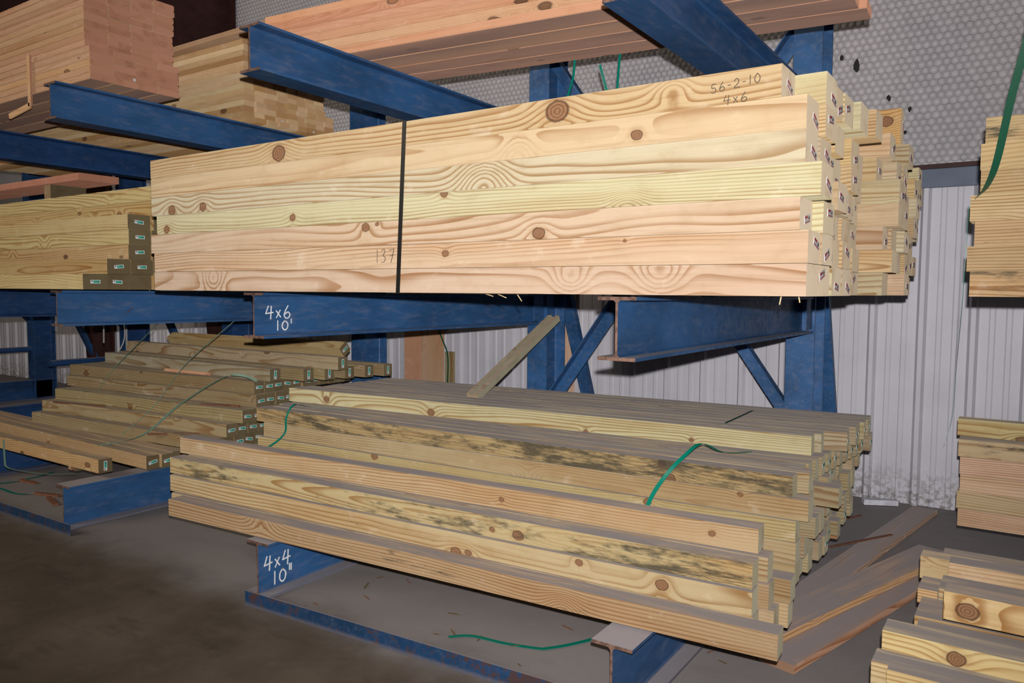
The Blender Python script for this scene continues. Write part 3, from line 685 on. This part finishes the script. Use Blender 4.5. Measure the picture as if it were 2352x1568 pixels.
# ---- stacks at the open end
xs7 = [-.174, -.185, -.166, -.182, -.155, -.158, -.147]
for rw in range(7):
    for c in range(3):
        lum('timber', (xs7[rw]+(rs.uniform(.0, .03) if c else 0), 3.06+WP*c, 1.4535+.0855*rw), 3.05, W6, .0850, 'pine', rs.choice([(.58, .44, .24), (.62, .50, .28), (.56, .42, .22)]), 0,
            'mildewed timber beside the dark green strap, %s layer up, %s row from the front' % (ORD[rw], ORD[c].replace('bottom', 'first')), 'timber', 'timbers of the stack by the dark strap', None, r=.003, mold=(.95, .15, .7, .25, .1, .3, .9)[rw])
xs8 = [-.262, -.270, -.258, -.262, -.272]
for rw in range(5):
    for c in range(3):
        lum('post', (xs8[rw]+(rs.uniform(.0, .02) if c else 0), 4.50+WP4*c, z0+HP*rw), 3.05, H, H, 'post', rs.choice([(.62, .46, .29), (.66, .49, .34), (.58, .47, .28)]), 0,
            '4x4 post, neat stack near the wall, %s layer up, %s row from the front' % (ORD[rw], ORD[c].replace('bottom', 'first')), 'post', 'posts of the neat stack near the wall', None, r=.003, mold=(.6, .2, .25, .15, .75)[rw])
lum('post', (-.284, 4.585, z0+HP*5+.004), 3.05, H, H, 'post', (.64, .54, .30), -.8, 'pale 4x4 post on top of the neat stack near the wall', 'post', None, None, r=.004)
S7 = [  # stepped pile: x, y, z, width, height, colour, label
    (-.309, 3.30, .3655, H, H, (.58, .46, .25), 'square post at the back of the stepped pile, knot near its top edge', 3.0, .1),
    (-.206, 3.19, .3655, H, .1143, (.60, .45, .27), 'reddish striped timber just before the back post of the stepped pile', 3.0, 0),
    (-.222, 3.02, .3655, .16, .069, (.58, .48, .27), 'wide green board butted to a short block in the stepped pile', 3.0, 0),
    (-.272, 2.80, .3655, .2, .0381, (.56, .42, .24), 'flat board under the big-knot timber, upper of two', 3.0, 0),
    (-.258, 2.585, .3655, .2, .0381, (.56, .42, .24), 'flat board with orange stain in the stepped pile', 3.0, 0),
    (-.181, 2.66, .4640, H, H, (.70, .52, .28), 'timber with the big brown knot on the stepped pile', 3.0, 0),
    (-.318, 2.43, .3655, .1, .1143, (.70, .58, .30), 'ragged-ended timber with a pale green patch in the stepped pile', 3.0, 0),
    (-.326, 2.30, .3655, .1, .072, (.58, .48, .27), 'short-fronted board low in the stepped pile', 3.0, 0),
    (-.272, 2.19, .3655, .1, .109, (.58, .46, .24), 'dark-cornered post at the near side of the stepped pile', 3.0, .1),
    (-.349, 2.06, .3655, .12, .045, (.58, .44, .25), 'lowest near board of the stepped pile', 3.0, 0),
]
for x, y, z, w, h, col, lab, L, md in S7:
    lum('timber', (x, y, z), L, w, h, 'post', col, -.6, lab, 'timber', None, None, r=.004, mold=md, kn=[(.064, .039, .026)] if 'big brown knot' in lab else [(.19, .08, .02)] if 'ragged' in lab else ())
lum('wood_block', (-.288, 3.03, .3655), .062, .15, .052, 'post', (.64, .44, .25), -.6, 'swirl-grained short block end in the stepped pile', 'block')
lum('timber', (-.243, 3.42, .3655), 3.0, .09, .074, 'post', (.50, .42, .25), 0, 'dark topped timber behind the stepped pile', 'timber', None, None, r=.004, mold=.5)
for k in range(10):
    lum('post', (-.24+.01*(k % 3), 2.06+.142*k, z0), 3.0, .14, H, 'post', (.5, .4, .22), -.6 if k < 9 else 0, 'bottom timber carrying the stepped pile, %s from its near side' % ORD[k].replace('bottom', 'first'), 'post', 'bottom timbers of the stepped pile', None, r=.004)

# ---- loose boards, sticks and straps
def flat(name, x0, y0, ang, L, w, h, z, m, col, lab, cat, **k):
    return lum(name, (x0, y0, z), L, w, h, m, col, ang, lab, cat, None, None, **k)
flat('board', -.69, 2.98, 75, 1.75, .15, .036, .002, 'grey', (.34, .20, .13), 'dusty reddish board lying lowest on the floor by the stepped pile', 'board', r=.003)
flat('board', -.775, 3.15, 72.5, 1.6, .17, .036, .040, 'grey', (.44, .27, .15), 'dusty board with a bright knotty edge lying on the lowest board', 'board', r=.003)
flat('board', -.79, 3.58, 81, 2.18, .15, .030, .002, 'grey', (.30, .22, .16), 'long dust-covered board on the floor reaching the wall', 'board', r=.003)
for i, (a, c, lab) in enumerate((((-1.03, 5.05), (-.86, 5.416), 'thin reddish splinter on the floor near the wall'), ((-.88, 4.52), (-.62, 4.972), 'thin reddish splinter across the long dusty board'))):
    b = MB(); b.bar((0, 0, 0), (c[0]-a[0], c[1]-a[1], .0), .018, .006); tag(b.build('wood_splinter', MT['red_splint'], None, (a[0], a[1], .004 if i == 0 else .036)), lab, 'splinter')
b = MB(); b.bar((0, 0, .022), (.2, .10, .022), .05, .036); tag(b.build('paper_scrap', MT['paper'], None, (-.90, 5.71, .002)), 'crumpled white paper at the foot of the ribbed wall', 'paper')
b = MB(); A = Vector((-2.80, 3.745, .812)); B = Vector((-2.735, 4.60, 1.275)); d = (B-A).normalized(); X = Vector((1, 0, 0)); X = (X-d*X.dot(d)).normalized(); Y = d.cross(X)
b.prism([(-.045, -.02), (.045, -.02), (.045, .02), (.018, .02), (.012, .008), (-.012, .008), (-.018, .02), (-.045, .02)], Vector((0, 0, 0)), B-A, X, -Y)
o = tag(b.build('grooved_stick', MT['post'], None, A), 'grooved weathered stick leaning from the pile top against the middle arm', 'stick'); o.color = (.38, .31, .19, .5)
vb = [(-5.235, .215, 2.2, (.50, .29, .17), 'reddish upright board leaning on the wall behind the tagged pile'), (-5.012, .08, 2.3, (.52, .36, .24), 'narrow upright board between two wider ones at the wall'), (-4.925, .18, 2.25, (.50, .33, .2), 'pale upright board against the ribbed wall'), (-4.71, .10, .86, (.33, .27, .15), 'short olive upright stub by the wall with a green strap')]
for x, w, L, col, lab in vb:
    lum('board', (x, 5.845, .005), L, w, .032, 'olive' if w == .1 else 'fir', col, 0, lab, 'board', None, None, tilt=-90, r=.002, roll=0)
    o = bpy.data.objects[-1] if False else None
for o in [o for o in bpy.data.objects if o.get('label') in [v[4] for v in vb]]:
    i = [v[4] for v in vb].index(o['label']); o.rotation_euler = Matrix(((0, 1, 0), (0, 0, -1), (-1, 0, 0))).transposed().to_euler(); x, w, L = vb[i][:3]
    o.matrix_world = Matrix(((0, 1, 0, x), (0, 0, -1, 5.878), (1, 0, 0, .004), (0, 0, 0, 1))) @ Matrix.Scale(1, 4)
o = lum('board', (0, 0, 0), 1.9, .12, .03, 'fir', (.60, .44, .32), 0, 'pale upright board behind the rack column under the strapped stack', 'board', None, None, r=.002)
o.matrix_world = Matrix(((0, 1, 0, -3.40), (0, 0, -1, 5.878), (1, 0, 0, .004), (0, 0, 0, 1)))

def strap(name, pts, w, m, lab, wd=(1, 0, 0), sub=6):
    o = ribbon(name, pts, w, MT[m], wd, sub=sub); return tag(o, lab, 'strap')
zt5 = z0+HP*5
strap('plastic_strap', [(-3.47, 3.36, zt5+.004), (-3.62, 3.20, zt5+.02), (-3.66, 3.10, zt5+.045), (-3.675, 3.05, zt5-.03), (-3.68, 3.04, .60), (-3.75, 2.98, .52), (-3.92, 2.90, .43)], .016, 'strapg', 'green strap curling over the left part of the dusty-topped pile')
strap('plastic_strap', [(-1.02, 3.47, zt5+.02), (-1.10, 3.33, zt5+.03), (-1.17, 3.24, zt5+.075), (-1.215, 3.16, zt5+.03), (-1.27, 3.11, .68), (-1.33, 3.09, .58), (-1.37, 3.08, .47)], .018, 'strapg', 'green strap curling over the right part of the dusty-topped pile')
strap('plastic_strap', [(-1.974, 2.475, .006), (-1.90, 2.537, .007), (-1.75, 2.565, .004), (-1.613, 2.600, .006), (-1.575, 2.625, .007), (-1.50, 2.74, .005), (-1.38, 2.98, .004)], .02, 'strapg', 'green strap lying on the floor under the overhanging bundle', wd=(-.5, .85, 0))
strap('plastic_strap', [(-4.33, 3.35, .835), (-4.385, 3.28, .878), (-4.50, 3.2, .861), (-4.852, 3.1, .655), (-5.10, 2.98, .44), (-5.35, 2.80, .365)], .014, 'strapp', 'pale green strap arching down the tagged low pile', wd=(.6, .6, .2))
strap('plastic_strap', [(-5.30, 3.3, 1.26), (-6.0, 3.28, .82), (-6.30, 3.2, .50), (-6.5, 3.05, .40)], .006, 'strapp', 'thin pale strap hanging from the arm to the far side of the tagged pile')
strap('plastic_strap', [(-4.5, 3.3, 1.24), (-5.03, 3.28, .92), (-5.25, 3.15, .60), (-5.41, 3.0, .40)], .006, 'strapp', 'thin pale strap hanging over the middle of the tagged pile')
strap('plastic_strap', [(-6.03, 2.49, .38), (-6.023, 2.49, .22), (-6.01, 2.495, .185), (-5.9, 2.50, .178), (-5.5, 2.52, .20), (-5.12, 2.53, .255)], .012, 'strapp', 'pale strap drooping below the lone 4x4 post', wd=(0, 1, 0))
strap('plastic_strap', [(-7.0, 2.50, .006), (-6.35, 2.55, .007), (-6.3, 2.8, .006), (-6.37, 2.98, .004)], .022, 'strapg', 'green strap on the floor farther from the base arm', wd=(0, 1, 0))
strap('plastic_strap', [(-6.4, 2.47, .004), (-6.16, 2.505, .006), (-5.95, 2.50, .006), (-5.84, 2.53, .006), (-5.80, 2.60, .012)], .02, 'strapg', 'short green strap on the floor by the curb end', wd=(0, 1, 0))
strap('plastic_strap', [(-1.985, 3.52, 2.672), (-1.99, 3.51, 2.55), (-2.01, 3.47, 2.40), (-2.02, 3.4, 2.1)], .012, 'strapg', 'green strap hanging from the salmon planks, alone')
strap('plastic_strap', [(-1.75, 3.56, 2.66), (-1.748, 3.54, 2.55), (-1.742, 3.50, 2.40), (-1.76, 3.46, 2.42), (-1.80, 3.44, 2.57)], .012, 'strapg', 'forked green strap hanging behind the strapped stack top')
strap('plastic_strap', [(.02, 2.86, 2.75), (-.03, 2.93, 2.33), (-.075, 2.97, 2.10), (-.108, 2.99, 1.90), (-.135, 3.02, 1.82), (-.165, 3.045, 1.785)], .024, 'strapd', 'dark green strap sweeping down across the mildewed stack', wd=[(.8, .2, 0), (.8, .2, 0), (.8, .3, 0), (.8, .4, .2), (.7, .5, .4), (.5, .6, .6)])
strap('plastic_strap', [(-.185, 3.05, 1.76), (-.19, 3.05, 1.50), (-.21, 3.3, 1.36), (-.28, 4.25, 1.1), (-.30, 4.46, .85), (-.33, 4.46, .70)], .006, 'strapg', 'thin green strap end trailing below the mildewed stack', wd=(0, 1, 0))
strap('plastic_strap', [(-4.80, 5.80, 1.15), (-4.72, 5.82, .98), (-4.66, 5.83, .8), (-4.68, 5.835, .4)], .016, 'strapd', 'dark green strap over the short stub at the wall')
strap('plastic_strap', [(-8.2, 4.6, 1.2), (-8.18, 4.6, .9), (-8.26, 4.5, .66)], .02, 'strapw', 'white plastic strap hanging in the dark far bay, curved')
strap('plastic_strap', [(-6.72, 3.6, 1.22), (-6.73, 3.6, .98)], .022, 'strapw', 'short white strap hanging brightly under the middle arm')
strap('plastic_strap', [(-7.6, 4.3, 1.05), (-7.61, 4.3, .74)], .03, 'strapw', 'wider white strap hanging behind the tagged pile')
strap('plastic_strap', [(-1.224, 3.72, .8165), (-1.228, 3.95, .8165), (-1.234, 4.20, .8165)], .012, 'strapd', 'dark strap lying across the dusty pile top')
# small litter on the floor under the bundle
lt = random.Random(5)
for i in range(18):
    x = lt.uniform(-2.7, -.9); y = lt.uniform(2.36, 3.0) ; L = lt.uniform(.02, .07); an = lt.uniform(0, 3.1)
    b = MB(); b.bar((0, 0, 0), (L*math.cos(an), L*math.sin(an), .003), .004+.004*lt.random(), .002)
    tag(b.build('wood_chip', MT['leaf'] if lt.random() < .75 else MT['red_splint'], None, (x, y, .003)), 'tiny wood chip on the dusty floor under the overhanging bundle', 'wood chip', 'wood chips on the floor')
for i, (x, y, L, an, lab) in enumerate(((-5.79, 2.58, .22, .3, 'brown stick on the floor behind the far curb'), (-5.60, 2.58, .24, -.25, 'brown stick on the floor beside the tagged bay base arm'), (-6.28, 2.70, .2, .1, 'brown stick on the floor deep in the far bay'))):
    b = MB(); b.bar((0, 0, 0), (L*math.cos(an), L*math.sin(an), 0), .03, .015); tag(b.build('wood_stick', MT['red_splint'], None, (x, y, .009)), lab, 'stick')
for (A, B, lab) in (((-4.90, 3.30, .635), (-4.55, 3.37, .645), 'brown bark strip between the fifth and sixth layers of the tagged pile'), ((-5.35, 3.17, .50), (-4.6, 3.33, .545), 'brown bark strip across the tagged pile, middle one'), ((-5.1, 3.02, .44), (-4.75, 3.2, .455), 'brown bark strip across the tagged pile, lowest one'), ((-6.5, 3.06, .54), (-5.9, 3.15, .545), 'brown bark strip at the far end of the tagged pile')):
    b = MB(); b.bar((0, 0, 0), Vector(B)-Vector(A), .02, .012); tag(b.build('bark_strip', MT['red_splint'], None, A), lab, 'bark strip')
